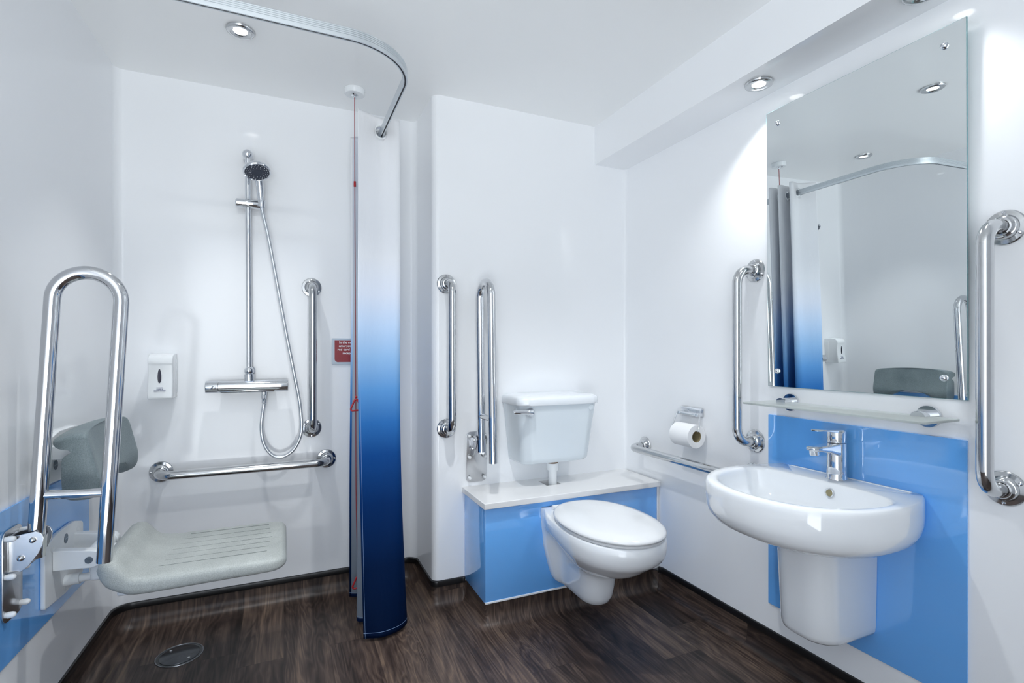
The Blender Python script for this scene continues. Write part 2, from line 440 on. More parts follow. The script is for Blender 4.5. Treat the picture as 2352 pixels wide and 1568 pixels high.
# coved vinyl up the walls, black capping strip on top
CP = [(xw(YF), YF), (xw(YB), YB), (XREC, YB), (XREC, YC), (BX0+.008, YC), (BX0+.008, BY0+.012), (XR, BY0+.012), (XR, YF)]
cp = split(path_with_normals(CP, [0, .07, .06, .022, .02, .012, .06, 0], 10))
CN = ['baseboard_left', 'baseboard_back', 'baseboard_recess', 'baseboard_toilet', 'baseboard_boxing_side', 'baseboard_boxing_front', 'baseboard_right']
RC = .045
prof = [(RC+.012, .0004)]+[(RC-RC*math.sin(a), RC-RC*math.cos(a)+.0006) for a in [PI/2*i/8 for i in range(9)]]
prof = [(d+.003, h) for d, h in prof]+[(.003, .08), (-.002, .08)]
strip = [(-.004, .074), (.006, .074), (.0072, .078), (.0072, .093), (.006, .0965), (.002, .098), (-.004, .098)]
for s, nm in enumerate(CN):
    pts = cp[s]; b = B(); V = []; F = []; UV = []
    rc = .6 if s == 6 else 1.
    for p, n in pts:
        arc = 0; prev = None
        for d, h in prof:
            d2 = d*rc; h2 = h
            if prev: arc += math.hypot(d2-prev[0], h2-prev[1])
            prev = (d2, h2)
            q = p+n*d2; V.append((q.x, q.y, h2))
            u = p+n*(prof[0][0]*rc-arc); UV.append((u.x, u.y))
    m = len(prof)
    for i in range(len(pts)-1):
        for j in range(m-1): F.append((i*m+j, i*m+j+1, (i+1)*m+j+1, (i+1)*m+j))
    b.add(V, F); o = struct(b.build(nm, 'vinyl', recalc=False, uv=UV, sharp=60), 'wood vinyl coved up the wall foot')
    if 'boxing' in nm: continue
    b = B(); V = []; F = []; m = len(strip)
    for p, n in pts:
        for d, h in strip: q = p+n*d; V.append((q.x, q.y, h))
    for i in range(len(pts)-1):
        for j in range(m-1): F.append((i*m+j, (i+1)*m+j, (i+1)*m+j+1, i*m+j+1))
    b.add(V, F); b.build('capping_strip', 'black', o, sharp=50)['label'] = 'black capping strip on the coving'

# ------------------------------------------------------------------ blue wall panels (separate boards stuck to the cladding)
b = B(); b.prism(rrect(.62, 2.09, .312, .677, .004), lambda a, c, t: (xw(a)+t, a, c), .0005, .006, .0012)
tag(b.build('splash_panel', 'blue', at=(XL, 1.4, .32), weighted=True), 'low blue gloss panel on the left wall behind the shower seat', 'wall panel')
b = B(); b.prism(rrect(.692, 1.252, .187, .831, .003), lambda a, c, t: (t, a, c), XR-.006, XR-.0005, .0012)
tag(b.build('splash_panel', 'blue', at=(XR, .97, .187), weighted=True), 'tall blue gloss panel on the right wall behind the washbasin', 'wall panel')

# ------------------------------------------------------------------ downlights
def downlight(loc, label):
    t = thing('downlight', label, 'ceiling light', loc, 'recessed downlights')
    x, y, z = loc
    b = B(); b.lathe([(.043, -.0005), (.043, -.004), (.041, -.008), (.036, -.0105), (.029, -.0095), (.0215, -.005), (.0215, -.002)], loc, n=48)
    b.build('bezel', 'steel', t, recalc=True)
    b = B(); b.lathe([(.0214, -.004), (.015, -.0055), (0, -.006)], loc, n=32); b.build('lens', 'lens', t)['label'] = 'glowing white lens'
    return t
LAMPS = [((-.131, 1.912, HC), 'chrome downlight in the ceiling above the shower'),
         ((1.425, 1.214, 1.926), 'chrome downlight in the bulkhead beside the mirror')]
d0 = None
for loc, lab in LAMPS:
    if d0 is None: d0 = downlight(loc, lab); continue
    d = copy_tree(d0); d.location = loc; d['label'] = lab
for loc, lab in [((.469, 1.26, HC), 'chrome downlight seen in the upper right of the mirror'),
                 ((1.425, .74, 1.926), 'chrome downlight in the bulkhead above the right end of the mirror')]:
    d = copy_tree(d0); d.location = loc; d['label'] = lab
    LAMPS.append((loc, lab))
POW = {0: 20, 1: 13, 2: 34, 3: 5}
for i, (loc, lab) in enumerate(LAMPS):
    li = bpy.data.lights.new('downlight_beam', 'SPOT'); li.energy = POW[i]; li.spot_size = math.radians([82, 120, 106, 120][i]); li.spot_blend = 1.0
    li.shadow_soft_size = .02; li.color = (.95, .98, 1.0)
    lo = bpy.data.objects.new('downlight_beam', li); C.objects.link(lo); lo.location = (loc[0], loc[1], loc[2]-.035)

# ------------------------------------------------------------------ grab rails, all 600 mm
t = thing('grab_rail', 'x', 'grab rail', (0, 0, 0), 'polished grab rails')
S = .088; RB = .0158
pp = fillet([(0, -.006, -.3), (0, -S, -.3), (0, -S, .3), (0, -.006, .3)], .05, 10)
b = B(); b.tube(pp, RB, 24); b.build('bar', 'steel', t)
for sgn in (-1, 1):
    b = B(); b.lathe([(.040, 0), (.040, .003), (.038, .0055), (.029, .0075), (.0275, .011), (.0255, .0155), (.0215, .0175), (.0195, .0215), (RB+.0006, .0225), (RB+.0004, .018)], (0, 0, sgn*.3), (0, -1, 0), 48)
    fl = b.build('flange', 'steel', t)
    for kk in range(3):
        a = PI/2*sgn+kk*2*PI/3
        c = (.0335*math.cos(a), -.0058, sgn*.3+.0335*math.sin(a))
        b = B(); b.lathe([(.0042, 0), (.0042, .001), (.0032, .0022), (.0016, .0024), (.0014, .0012), (0, .0012)], c, (0, -1, 0), 14); b.build('screw', 'steel2', fl)
proto = t
RAILS = [((.109, YB, 1.018), (0, 0, 0), 'upright chrome grab rail on the shower wall left of the curtain'),
         ((-.132, YB, .582), (0, PI/2, 0), 'horizontal chrome grab rail under the shower mixer'),
         ((.617, YC, 1.025), (0, 0, 0), 'upright chrome grab rail beside the folded toilet support rail'),
         ((XR, 1.309, 1.030), (0, 0, -PI/2), 'upright chrome grab rail on the left side of the mirror'),
         ((XR, .622, 1.032), (0, 0, -PI/2), 'upright chrome grab rail on the right side of the mirror'),
         ((XR, 1.614, .612), (0, PI/2, -PI/2), 'horizontal chrome grab rail under the toilet roll, ending behind the basin')]
for i, (l, r, lab) in enumerate(RAILS):
    o = proto if i == 0 else copy_tree(proto)
    o.location = l; o.rotation_mode = 'XYZ'; o.rotation_euler = r; o['label'] = lab

# ------------------------------------------------------------------ hinged support rails (folded up)
t = thing('hinged_support_rail', 'x', 'support rail', (0, 0, 0), 'folded hinged support rails')
b = B(); b.prism(rrect(-.046, .046, 0, .214, .022), lambda a, c, d: (a, d, c), 0, -.0035, .0008)
pl = b.build('wall_plate', 'steel3', t)
for zz in (.02, .108, .196):
    for xx in (-.034, .034):
        b = B(); b.lathe([(.0062, 0), (.0062, .004), (.0072, .0042), (.0072, .012), (.0058, .0168), (.003, .019), (0, .0195)], (xx, -.0035, zz), (0, -1, 0), 18)
        b.build('screw_cap', 'cap', pl)['label'] = 'white screw cap'
# hinge bracket: two cheeks and a back web
cheek = [(.003, .116), (.028, .114), (.042, .126), (.060, .152), (.068, .172), (.070, .188), (.065, .200), (.055, .205), (.003, .197)]
b = B()
for xx in (-.0255, .0215):
    b.prism(cheek, lambda a, c, d: (d, -a, c), xx, xx+.004, .0008)
b.box(-.0255, .0255, -.007, -.003, .118, .196)
br = b.build('hinge_bracket', 'steel3', t, sharp=25, weighted=True)
for (yy, zz) in ((.050, .186), (.028, .146)):
    for xx, ax in ((-.0255, -1), (.0255, 1)):
        b = B(); b.lathe([(.0082, 0), (.0082, .001), (.0068, .001), (.0066, .0035), (.005, .0065), (.0025, .0082), (0, .0086)], (xx, -yy, zz), (ax, 0, 0), 20); b.build('bolt', 'steel', br)
RT = .0168
piv = Vector((0, -.062, .19))
def make_rail(root, sp, lean, y0):
    loop = [(0, -.062, .150), (0, -.062, .832-sp/2)]
    for k in range(1, 24):
        a = PI*k/24; loop.append((0, -.062-sp/2+sp/2*math.cos(a), .832-sp/2+sp/2*math.sin(a)))
    loop += [(0, -.062-sp, .832-sp/2), (0, -.062-sp, .112)]
    b = B(); b.tube(loop, RT, 26)
    rl = b.build('rail', 'steel2', root, at=piv)
    b = B(); b.tube([(0, -.062, .285), (0, -.062-sp, .285)], .0115, 18); b.build('cross_bar', 'steel2', rl, at=piv)
    b = B(); b.tube([(0, -.062, .138), (0, -.062, .19)], .0205, 22); b.build('hinge_sleeve', 'steel2', rl, at=piv)
    rl.location = (0, y0, .19); rl.rotation_euler = (math.radians(lean), 0, 0)
t.location = (xw(1.60)+.0062, 1.60, .415); t.rotation_euler = (0, 0, PI/2-.0274); t['label'] = 'large folded support rail standing up beside the shower seat'
t2 = copy_tree(t); t2.location = (.749, YC, .491); t2.rotation_euler = (0, 0, 0); t2['label'] = 'folded support rail standing up beside the toilet cistern'
make_rail(t, .138, 3.1, -.047); make_rail(t2, .128, -1.8, -.064)

# ------------------------------------------------------------------ shower seat
sx0, sx1, sy0, sy1 = -.458, .008, 1.686, 2.076
XL0 = XL; XL = -.592
t = thing('shower_bench', 'grey moulded fold-down shower seat on white brackets, left wall', 'shower seat', (XL, 1.85, .36)); t.rotation_euler = (0, 0, .0)
def seat_sec(x):
    L = [(-.458, .460, .461), (-.455, .440, .477), (-.448, .420, .486), (-.436, .402, .4910), (-.42, .390, .490), (-.408, .384, .480), (-.398, .380, .466),
         (-.388, .377, .452), (-.374, .375, .441), (-.345, .374, .435), (-.02, .381, .434), (-.009, .384, .432), (-.003, .387, .429), (.002, .391, .425), (.005, .395, .421), (.007, .400, .416), (.008, .407, .410)]
    for a, c in zip(L, L[1:]):
        if x <= c[0]+1e-9:
            k = (x-a[0])/(c[0]-a[0]); return a[1]+(c[1]-a[1])*k, a[2]+(c[2]-a[2])*k
    return L[-1][1:]
XS = [-.458, -.4565, -.455, -.448, -.436, -.42, -.408, -.398, -.388, -.374, -.345, -.32, -.26, -.2, -.14, -.08, -.047, -.04, -.032, -.024, -.016, -.009, -.003, .002, .005, .007, .0078, .008]
secs = []
for x in XS:
    zb, zt = seat_sec(x); zc, hz = (zb+zt)/2, (zt-zb)/2
    e = min(1, max(0, (x+.047)/.055)); shrink = 1-.235*(1-math.sqrt(max(0, 1-e*e)))            # rounded free corners
    e2 = max(0, (-.425-x)/.033); shrink *= 1-.10*e2**2
    yc = (sy0+sy1)/2; hy = (sy1-sy0)/2*shrink
    rise = .018*smooth01((-.30-x)/.1)
    sec = []
    for j in range(64):
        a = 2*PI*j/64; ca, sa = math.cos(a), math.sin(a)
        yy = math.copysign(abs(ca)**.30, ca); z_ = math.copysign(abs(sa)**.62, sa)
        dish = -.004*(1-yy*yy)*(1 if (sa > 0 and -.33 < x < -.01) else 0)
        sec.append((x, yc+hy*yy, zc+hz*z_+dish))
    secs.append(sec)
b = B(); b.loft(secs); so = b.build('seat', 'seat', t, sharp=70)
for k in range(7):                                             # moulded drainage lines
    yy = 1.755+k*.044
    b = B(); x0 = -.345+.010*k
    b.box(x0, -.036-.004*abs(k-3), yy-.0004, yy+.0004, .4285, .4353-.004*(1-((yy-1.881)/.195)**2)); b.build('drainage_line', 'groove', so)
b = B(); b.prism([(p.x, p.y) for p in fillet([(1.745, .361, 0), (1.875, .350, 0), (2.005, .361, 0), (2.005, .520, 0), (1.935, .541, 0), (1.82, .541, 0), (1.745, .522, 0)], [.008, 0, .012, .014, .05, .05, .010], 5, True)],
    lambda a, c, d: (xw(a)+d, a, c), .0064, .0172, .003, 3)
wpl = b.build('wall_plate', 'nylon', t, weighted=True)
for (yy, zz) in ((1.788, .508), (1.963, .508), (1.876, .366)):
    b = B(); b.lathe([(.010, 0), (.010, .0006), (.0085, .0006), (.0082, .0002), (0, .0002)], (xw(yy)+.0173, yy, zz), (1, 0, 0), 20); b.build('cover_cap', 'nylon', wpl)
b = B(); b.lathe([(.0135, 0), (.0135, .001), (0, .001)], (xw(1.876)+.0172, 1.876, .508), (1, 0, 0), 28)
bd = b.build('badge', 'badge', wpl); bd['label'] = 'round grey maker badge'
b = B(); b.box(xw(1.876)+.0179, xw(1.876)+.0186, 1.8645, 1.8875, .5062, .5098); b.build('badge_stripe', 'badgel', bd)
lug = [(0, .441), (.085, .443), (.101, .448), (.110, .460), (.110, .474), (.101, .487), (.085, .492), (0, .496)]
for (y0, y1) in ((1.785, 1.813), (1.935, 1.963)):
    b = B(); b.prism([(p.x, p.y) for p in catmull([(q[0], q[1], 0) for q in lug[1:-1]], 4)]+[(0, .503), (0, .448)], lambda a, c, d: (XL+.016+a, d, c), y0, y1, .003, 3)
    lg = b.build('arm', 'nylon', t, weighted=True)
    b = B(); b.lathe([(.0095, 0), (.0095, .0012), (.004, .0014), (.0032, .0004), (0, .0004)], (XL+.096, y0, .4665), (0, -1, 0), 22); b.build('pivot_bolt', 'badge', lg)['label'] = 'dark grey pivot bolt'
b = B(); b.tube([(XL+.10, 1.813, .468), (XL+.10, 1.935, .468)], .024, 28)
b.box(XL+.085, XL+.17, 1.825, 1.925, .390, .466, .01)
b.build('hinge_block', 'nylon', t)
b = B(); b.tube([(XL+.016, 1.872, .388), (XL+.052, 1.872, .390)], .0155, 24); b.tube([(XL+.05, 1.872, .3895), (XL+.185, 1.872, .398)], .0115, 20)
b.build('strut', 'nylon', t)
b = B(); b.box(XL+.17, sx1-.08, 1.74, 2.02, .368, .386, .006); b.build('seat_base', 'nylon', t)

# ------------------------------------------------------------------ shower backrest
t = thing('shower_back_support', 'grey curved backrest pad on the left wall above the shower seat', 'backrest', (XL, 1.87, .68)); t.rotation_euler = (0, 0, .0)
def back_sec(y):
    u = (y-1.89)/.203                                         # -1 .. 1
    arch = .052*max(0, 1-(u/.72)**2)**1.4
    end = max(0, (abs(u)-.84)/.16); pinch = 1-.0*end
    fx = .016*(1-u*u)                                          # slight hollow facing the sitter
    zb = .655+arch
    S = [(-.548, .815), (-.520, .827), (-.488, .829), (-.473, .822), (-.462, .785), (-.450, .735), (-.443, .70), (-.448, zb+.012), (-.462, zb+.001), (-.49, zb-.002), (-.516, zb+.002), (-.527, zb+.02),
         (-.530, .735), (-.528, .768), (-.518, .777), (-.509, .786), (-.516, .796), (-.538, .801)]
    o = []
    cx, cz = -.49, .752
    sh = 1-.07*smooth01(end)**2
    for (x, z) in S:
        if x > -.48: x -= fx
        if z > .79: z += .013*(1-u*u)
        if z < .72 and zb > .69: z = max(z, zb+.001)
        o.append(Vector((cx+(x-cx)*sh, y, cz+(z-cz)*(1-.05*smooth01(end)**2))))
    return catmull(o, 4, True)
ys = [1.89+.203*u for u in (-1, -.99, -.97, -.93, -.87, -.8, -.7, -.58, -.45, -.3, -.15, 0, .15, .3, .45, .58, .7, .8, .87, .93, .97, .99, 1)]
secs = []
for i, y in enumerate(ys):
    s_ = back_sec(y)
    if i in (0, len(ys)-1):
        c0 = sum(s_, Vector())/len(s_); s_ = [c0+(p-c0)*.93 for p in s_]
    elif i in (1, len(ys)-2):
        c0 = sum(s_, Vector())/len(s_); s_ = [c0+(p-c0)*.98 for p in s_]
    secs.append(s_)
b = B(); b.loft(secs); b.build('pad', 'backpad', t, sharp=75)
b = B(); b.prism([(p.x, p.y) for p in fillet([(1.778, .688, 0), (1.90, .6785, 0), (2.03, .688, 0), (2.03, .806, 0), (1.96, .823, 0), (1.85, .823, 0), (1.778, .806, 0)], [.012, 0, .012, .014, .05, .05, .012], 5, True)],
    lambda a, c, d: (xw(a)+d, a, c), .0004, .0126, .003, 3)
wpl = b.build('wall_plate', 'nylon', t, weighted=True)
b = B(); b.lathe([(.0135, 0), (.0135, .001), (0, .001)], (xw(1.822)+.0126, 1.822, .731), (1, 0, 0), 28); bd = b.build('badge', 'badge', wpl); bd['label'] = 'round grey maker badge'
b = B(); b.box(xw(1.822)+.0134, xw(1.822)+.0141, 1.8105, 1.8335, .7292, .7328); b.build('badge_stripe', 'badgel', bd)
b = B(); b.lathe([(.009, 0), (.009, .0006), (.0078, .0006), (.0075, .0002), (0, .0002)], (xw(1.875)+.0126, 1.875, .732), (1, 0, 0), 20); b.build('cover_cap', 'nylon', wpl)
for y0, y1 in ((1.80, 1.825), (1.965, 1.99)):
    b = B(); b.box(XL+.010, XL+.078, y0, y1, .748, .786, .003); b.build('arm', 'nylon', t)
b = B(); b.box(XL+.055, XL+.09, 1.79, 1.96, .745, .79, .006); b.build('pad_mount', 'nylon', t)

XL = XL0
# ------------------------------------------------------------------ shower mixer, riser rail, hand shower, hose
MY = 2.298
t = thing('shower_mixer', 'chrome thermostatic bar mixer on the shower wall', 'shower mixer', (-.13, YB, .90))
b = B(); b.tube([(-.232, MY, .9065), (-.030, MY, .9065)], .0235, 36)
b.prism([(p.x, p.y) for p in fillet([(MY-.020, .882, 0), (MY+.045, .882, 0), (MY+.045, .920, 0), (MY-.006, .929, 0)], [.008, .004, .004, .006], 4, True)], lambda a, c, d: (d, a, c), -.226, -.034, .003)
b.build('valve_body', 'chrome', t)
for x0, x1 in ((-.2775, -.2335), (-.0285, .0165)):
    b = B(); s_ = 1 if x1 > 0 else -1
    xo, xi = (x1, x0) if s_ > 0 else (x0, x1)
    b.lathe([(0, 0), (.021, 0), (.0238, .002), (.0242, .004), (.0242, abs(x1-x0)), (.018, abs(x1-x0))], (xo, MY, .9065), (-s_, 0, 0), 36); b.build('control_knob', 'chrome', t)
for xx in (-.21, -.05):
    b = B(); b.lathe([(.0205, 0), (.0205, .004), (.019, .008), (.016, .010), (.016, .05)], (xx, YB, .905), (0, -1, 0), 30); b.build('wall_elbow', 'chrome', t)
b = B(); b.tube([(-.0725, MY, .888), (-.0725, MY, .872)], .0105, 20); b.build('hose_outlet', 'chrome', t)
t = thing('shower_rail', 'tall chrome riser rail carrying the shower head', 'shower rail', (-.13, YB, .95))
b = B(); b.tube([(-.1265, MY, .972), (-.1315, MY, 1.828)], .0105, 26); b.build('pole', 'chrome', t)
for (xx, zz) in ((-.1262, .968), (-.1318, 1.828)):
    b = B(); b.ball((xx, MY-.001, zz), .0185 if zz < 1 else .0200); b.lathe([(.0175 if zz < 1 else .0195, 0), (.0150, YB-MY)], (xx, MY, zz), (0, 1, 0), 28)
    b.lathe([(.019, 0), (.019, .003), (.0155, .006)], (xx, YB, zz), (0, -1, 0), 28)
    b.build('end_bracket', 'chrome', t)
b = B(); b.tube([(-.1255, MY, .928), (-.1262, MY, .955)], .0185, 28); b.build('riser_collar', 'chrome', t)
b = B(); b.lathe([(0, 0), (.0140, .0005), (.0172, .004), (.0176, .030), (.0168, .031), (.0176, .032), (.0176, .098), (.0164, .101), (0, .1015)], (-.1745, MY-.001, 1.6325), (1, 0, .0), 32)
b.lathe([(.0155, 0), (.0155, .022)], (-.129, MY, 1.6215), (0, 0, 1), 26)
sl = b.build('slider', 'chrome', t)
b = B(); b.tube([(-.083, MY-.010, 1.622), (-.081, MY-.010, 1.648)], .0145, 22); b.build('handset_cradle', 'chrome', sl)
t = thing('hand_shower', 'round chrome hand shower with dark spray face', 'shower head', (-.085, 2.28, 1.64))
hc = Vector((-.0955, 2.222, 1.744)); hn = Vector((.10, -.42, -.90)).normalized()
b = B(); b.lathe([(0, -.024), (.020, -.023), (.036, -.018), (.046, -.009), (.0500, .000), (.0500, .005), (.0475, .008), (.044, .0085), (.0425, .0065)], hc, hn, 48); hd = b.build('head', 'chrome', t)
b = B(); b.lathe([(0, .0082), (.018, .0086), (.0195, .0074), (.030, .0078), (.0430, .0068)], hc, hn, 40); fc = b.build('spray_face', mat('dark_spray_face', srgb(52, 58, 72), .35), hd); fc['label'] = 'dark grey spray face'
q = Vector((0, 0, 1)).rotation_difference(hn)
b = B()
for rr, nn in ((.024, 12), (.031, 18), (.038, 20)):
    for k in range(nn):
        a = 2*PI*k/nn+rr*40
        b.lathe([(.0013, 0), (.0012, .0016), (0, .0018)], hc+q @ Vector((rr*math.cos(a), rr*math.sin(a), .0070)), hn, 8)
b.build('nozzles', 'plastic', fc)['label'] = 'rings of pale rubber spray nozzles'
hp = catmull([hc-hn*.012+Vector((.001, .020, .004)), Vector((-.0915, 2.268, 1.748)), Vector((-.0885, 2.283, 1.715)), Vector((-.084, 2.288, 1.66)), Vector((-.081, 2.288, 1.625))], 6)
k = len(hp); b = B(); b.tube(hp, [.0172-.0062*i/(k-1) for i in range(k)], 24); b.build('handle', 'chrome', t)
t = thing('shower_hose', 'looped silver shower hose hanging from mixer to shower head', 'hose', (-.0725, MY, .86))
HP = [(-.0725, MY, .853), (-.0725, MY, .835), (-.079, MY-.003, .79), (-.0825, MY-.006, .735), (-.074, MY-.008, .678), (-.049, MY-.008, .633), (-.012, MY-.008, .6155), (.030, MY-.008, .636), (.058, MY-.008, .683),
      (.0665, MY-.008, .735), (.060, MY-.008, .83), (.0385, MY-.009, .955), (.012, MY-.01, 1.10), (-.010, MY-.01, 1.23), (-.0335, MY-.01, 1.37), (-.058, MY-.01, 1.51), (-.0765, MY-.01, 1.595), (-.0805, MY-.01, 1.620)]
b = B(); b.tube(catmull(HP, 10), .0068, 16); b.build('hose', mat('silver_hose', (.62, .65, .69, 1), .26, .75), t)
b = B(); b.lathe([(.009, 0), (.0105, .002), (.0105, .017), (.009, .018), (.0085, .022), (.0085, .036), (.0069, .038)], (-.0725, MY, .873), (0, 0, -1), 12); b.build('hose_nut', 'chrome', t, sharp=25)

# ------------------------------------------------------------------ soap dispenser
t = thing('soap_dispenser', 'white wall soap dispenser with a dark oval window', 'soap dispenser', (-.42, YB, .865))
x0, x1 = -.4585, -.3795
prof_ = [(0, .869), (-.088, .869), (-.0935, .873), (-.092, .90), (-.088, .935), (-.087, .965), (-.089, .992), (-.091, 1.006), (-.086, 1.022), (-.070, 1.033), (-.045, 1.037), (0, 1.037)]
pr = [(p.x, p.y) for p in catmull([(a, c, 0) for a, c in prof_[1:-1]], 5)]+[(0, 1.037), (0, .869)]
b = B(); b.prism(pr, lambda a, c, d: (d, YB+a, c), x0, x1, .004, 3); body = b.build('cover', 'plastic', t, sharp=50)
b = B(); b.box(x0+.004, x1+.0015, YB-.03, YB-.002, .885, 1.015, .003); b.build('back_plate', 'plastic', t)
b = B(); b.prism([(math.sin(2*PI*i/40)*.0058*(1-.12*math.cos(2*PI*i/40)), .954+.0265*math.cos(2*PI*i/40)) for i in range(40)], lambda a, c, d: (-.4215+a, d, c), YB-.0894, YB-.080); b.build('level_window', 'navyglass', body)['label'] = 'dark oval level window'
b = B(); b.prism([(math.sin(2*PI*i/40)*.0085*(1-.12*math.cos(2*PI*i/40)), .953+.030*math.cos(2*PI*i/40)) for i in range(40)], lambda a, c, d: (-.4215+a, d, c), YB-.0882, YB-.080); b.build('window_rim', 'plastic', body)
b = text_builder(['HAIR &', 'BODY WASH'], .0062, .0062, lambda x, y, z: (-.4200+x, YB-.0932-z, .9035+y), .00012, .0009)
for k in range(8): b.box(-.4200-.0105+k*.0027, -.4200-.0105+k*.0027+.0019, YB-.0922, YB-.0900, .9105, .9123)
b.build('lettering', 'greytext', body)['label'] = 'small grey lettering'

# ------------------------------------------------------------------ emergency sign
t = thing('emergency_sign', 'small red emergency sign half hidden behind the curtain', 'sign', (.256, YB, .988))
b = B(); b.prism(rrect(.1895, .325, .988, 1.1015, .004), lambda a, c, d: (a, d, c), YB-.0005, YB-.006, .001); b.build('plate', 'signplate', t)
shape = [(p.x, p.y) for p in fillet([(.2015, .998, 0), (.313, .998, 0), (.313, 1.0935, 0), (.2015, 1.0935, 0)], [.014, .014, .001, .001], 8, True)]
b = B(); b.prism(shape, lambda a, c, d: (a, d, c), YB-.0055, YB-.0068); fc = b.build('face', 'redsign', t); fc['label'] = 'red face with white lettering'
b = text_builder(['In the event of', 'emergency pull', 'red cord to alert', 'reception'], .0143, .0156, lambda x, y, z: (.2625+x, YB-.0070-z, 1.0795+y), .0003, .0003); b.build('lettering', 'signtext', fc)
b = B()
for rw in range(3):
    for k in range(14):
        if random.random() < .75: b.lathe([(.0007, 0), (.0005, .0006), (0, .0007)], (.219+k*.0062, YB-.0068, 1.025-rw*.0085), (0, -1, 0), 6)
b.build('braille', 'redsign', fc)

# ------------------------------------------------------------------ curtain rail and curtain
RX, RY, RZ = .339, 1.402, 1.8605
t = thing('curtain_rail', 'curved satin aluminium shower curtain rail', 'curtain rail', (XL, RY, RZ))
path = path_with_normals([(XL, RY), (RX, RY), (RX, YB)], [0, .185, 0], 24)      # inward normal = camera / room side? (right of travel)
# cross-section (d to the room side, h): ribbed outer face, plain inner face
sec = [(-.006, 0), (-.0025, 0), (-.0025, .003), (.0025, .003), (.0025, 0), (.006, 0), (.0062, .006)]
for g in range(4):
    h0 = .0095+g*.0048; sec += [(.0062, h0), (.0052, h0+.0006), (.0052, h0+.0014), (.0062, h0+.002)]
sec += [(.0062, .0285), (.005, .030), (-.005, .030), (-.006, .0285)]
b = B(); b.loft([[(p.x+n.x*d, p.y+n.y*d, RZ+h) for d, h in sec] for p, n, s_ in path]); b.build('rail', 'alu', t, sharp=30)
sec2 = [(-.0024, .0012), (.0024, .0012), (.0024, .0029), (-.0024, .0029)]
b = B(); b.loft([[(p.x+n.x*d, p.y+n.y*d, RZ+h) for d, h in sec2] for p, n, s_ in path]); b.build('slot', 'rubber', t)['label'] = 'dark slot under the rail'
for c0, ax in (((XL, RY, RZ+.015), (1, 0, 0)), ((RX, YB, RZ+.015), (0, -1, 0))):
    b = B(); b.lathe([(.024, 0), (.024, .003), (.020, .006), (.010, .007), (.010, .004)], c0, ax, 28); b.build('wall_socket', 'alu', t)

TOP = [(.247, 1.942), (.336, 1.984), (.392, 1.972), (.404, 1.990), (.339, 2.018), (.277, 2.034), (.270, 2.052), (.339, 2.050), (.398, 2.040), (.412, 2.056), (.339, 2.080), (.290, 2.094), (.288, 2.108), (.339, 2.104), (.404, 2.094), (.416, 2.112), (.339, 2.160), (.252, 2.212)]
BOT = [(.262, 1.908), (.327, 1.889), (.398, 1.918), (.428, 1.975), (.345, 2.005), (.270, 2.030), (.262, 2.060), (.330, 2.062), (.405, 2.062), (.418, 2.090), (.360, 2.106), (.318, 2.116), (.316, 2.134), (.360, 2.138), (.405, 2.136), (.417, 2.165), (.340, 2.215), (.252, 2.262)]
PER = 16
tp = catmull([(a, c, 0) for a, c in TOP], PER); bt = catmull([(a, c, 0) for a, c in BOT], PER)
CH, NZ, Z0, Z1 = [], 170, .012, 1.930
ns = len(tp); V = []; UV = []
slen = [0]
for i in range(1, ns): slen.append(slen[-1]+(tp[i]-tp[i-1]).length)
for j in range(NZ+1):
    z = Z0+(Z1-Z0)*j/NZ; f = ((Z1-z)/(Z1-Z0)); w = .08*f+.92*f**4
    for i in range(ns):
        p = tp[i].lerp(bt[i], w)
        wob = .004*math.sin(3.1*z+i*.11)*min(1, f*4)*(1-abs(f-.5))
        side = .004*math.sin(9*slen[i]+4.3*z)*min(1, f*3)
        zz = z
        if i > 2.6*PER and i < 4.6*PER: zz = z+.012*(1-f) *0
        V.append((p.x+side*.5, p.y+wob, zz)); UV.append((slen[i] if i < ns-3 else 10+i*.002, z))
holes = [(RX, tp[k*PER].y, k*PER) for k in (1, 4, 7, 10, 13, 16)]
F = []
HZ = RZ+.0155
for j in range(NZ):
    for i in range(ns-1):
        z = Z0+(Z1-Z0)*(j+.5)/NZ
        cut = False
        for hx, hy, hi in holes:
            if abs(i+.5-hi) < PER*.6:
                mx_ = (tp[i]+tp[i+1])*.5; dd = (mx_-tp[hi]).length
                if dd*dd+(z-HZ)**2 < .0225**2: cut = True
        if not cut: F.append((j*ns+i, j*ns+i+1, (j+1)*ns+i+1, (j+1)*ns+i))
t = thing('shower_curtain', 'white to navy dip-dyed shower curtain bunched on its rail', 'curtain', (.339, 2.05, .012))
b = B(); b.add(V, F)
o = b.build('fabric', ['cloth', 'clothback'], t, recalc=False, uv=UV, sharp=180)
sd = o.modifiers.new('thickness', 'SOLIDIFY'); sd.thickness = .0012; sd.offset = -1; sd.material_offset = 1; sd.material_offset_rim = 0
for hx, hy, hi in holes:
    tg = (tp[min(hi+1, ns-1)]-tp[hi-1]).normalized(); c0 = tp[hi]
    b = B(); V_ = []
    ring = [c0+tg*(.0235*math.cos(2*PI*k/36))+Vector((0, 0, HZ+.0235*math.sin(2*PI*k/36))) for k in range(36)]
    b.tube(ring, .0036, 12, closed=True); b.build('eyelet', 'plastic', t)['label'] = 'white plastic eyelet'

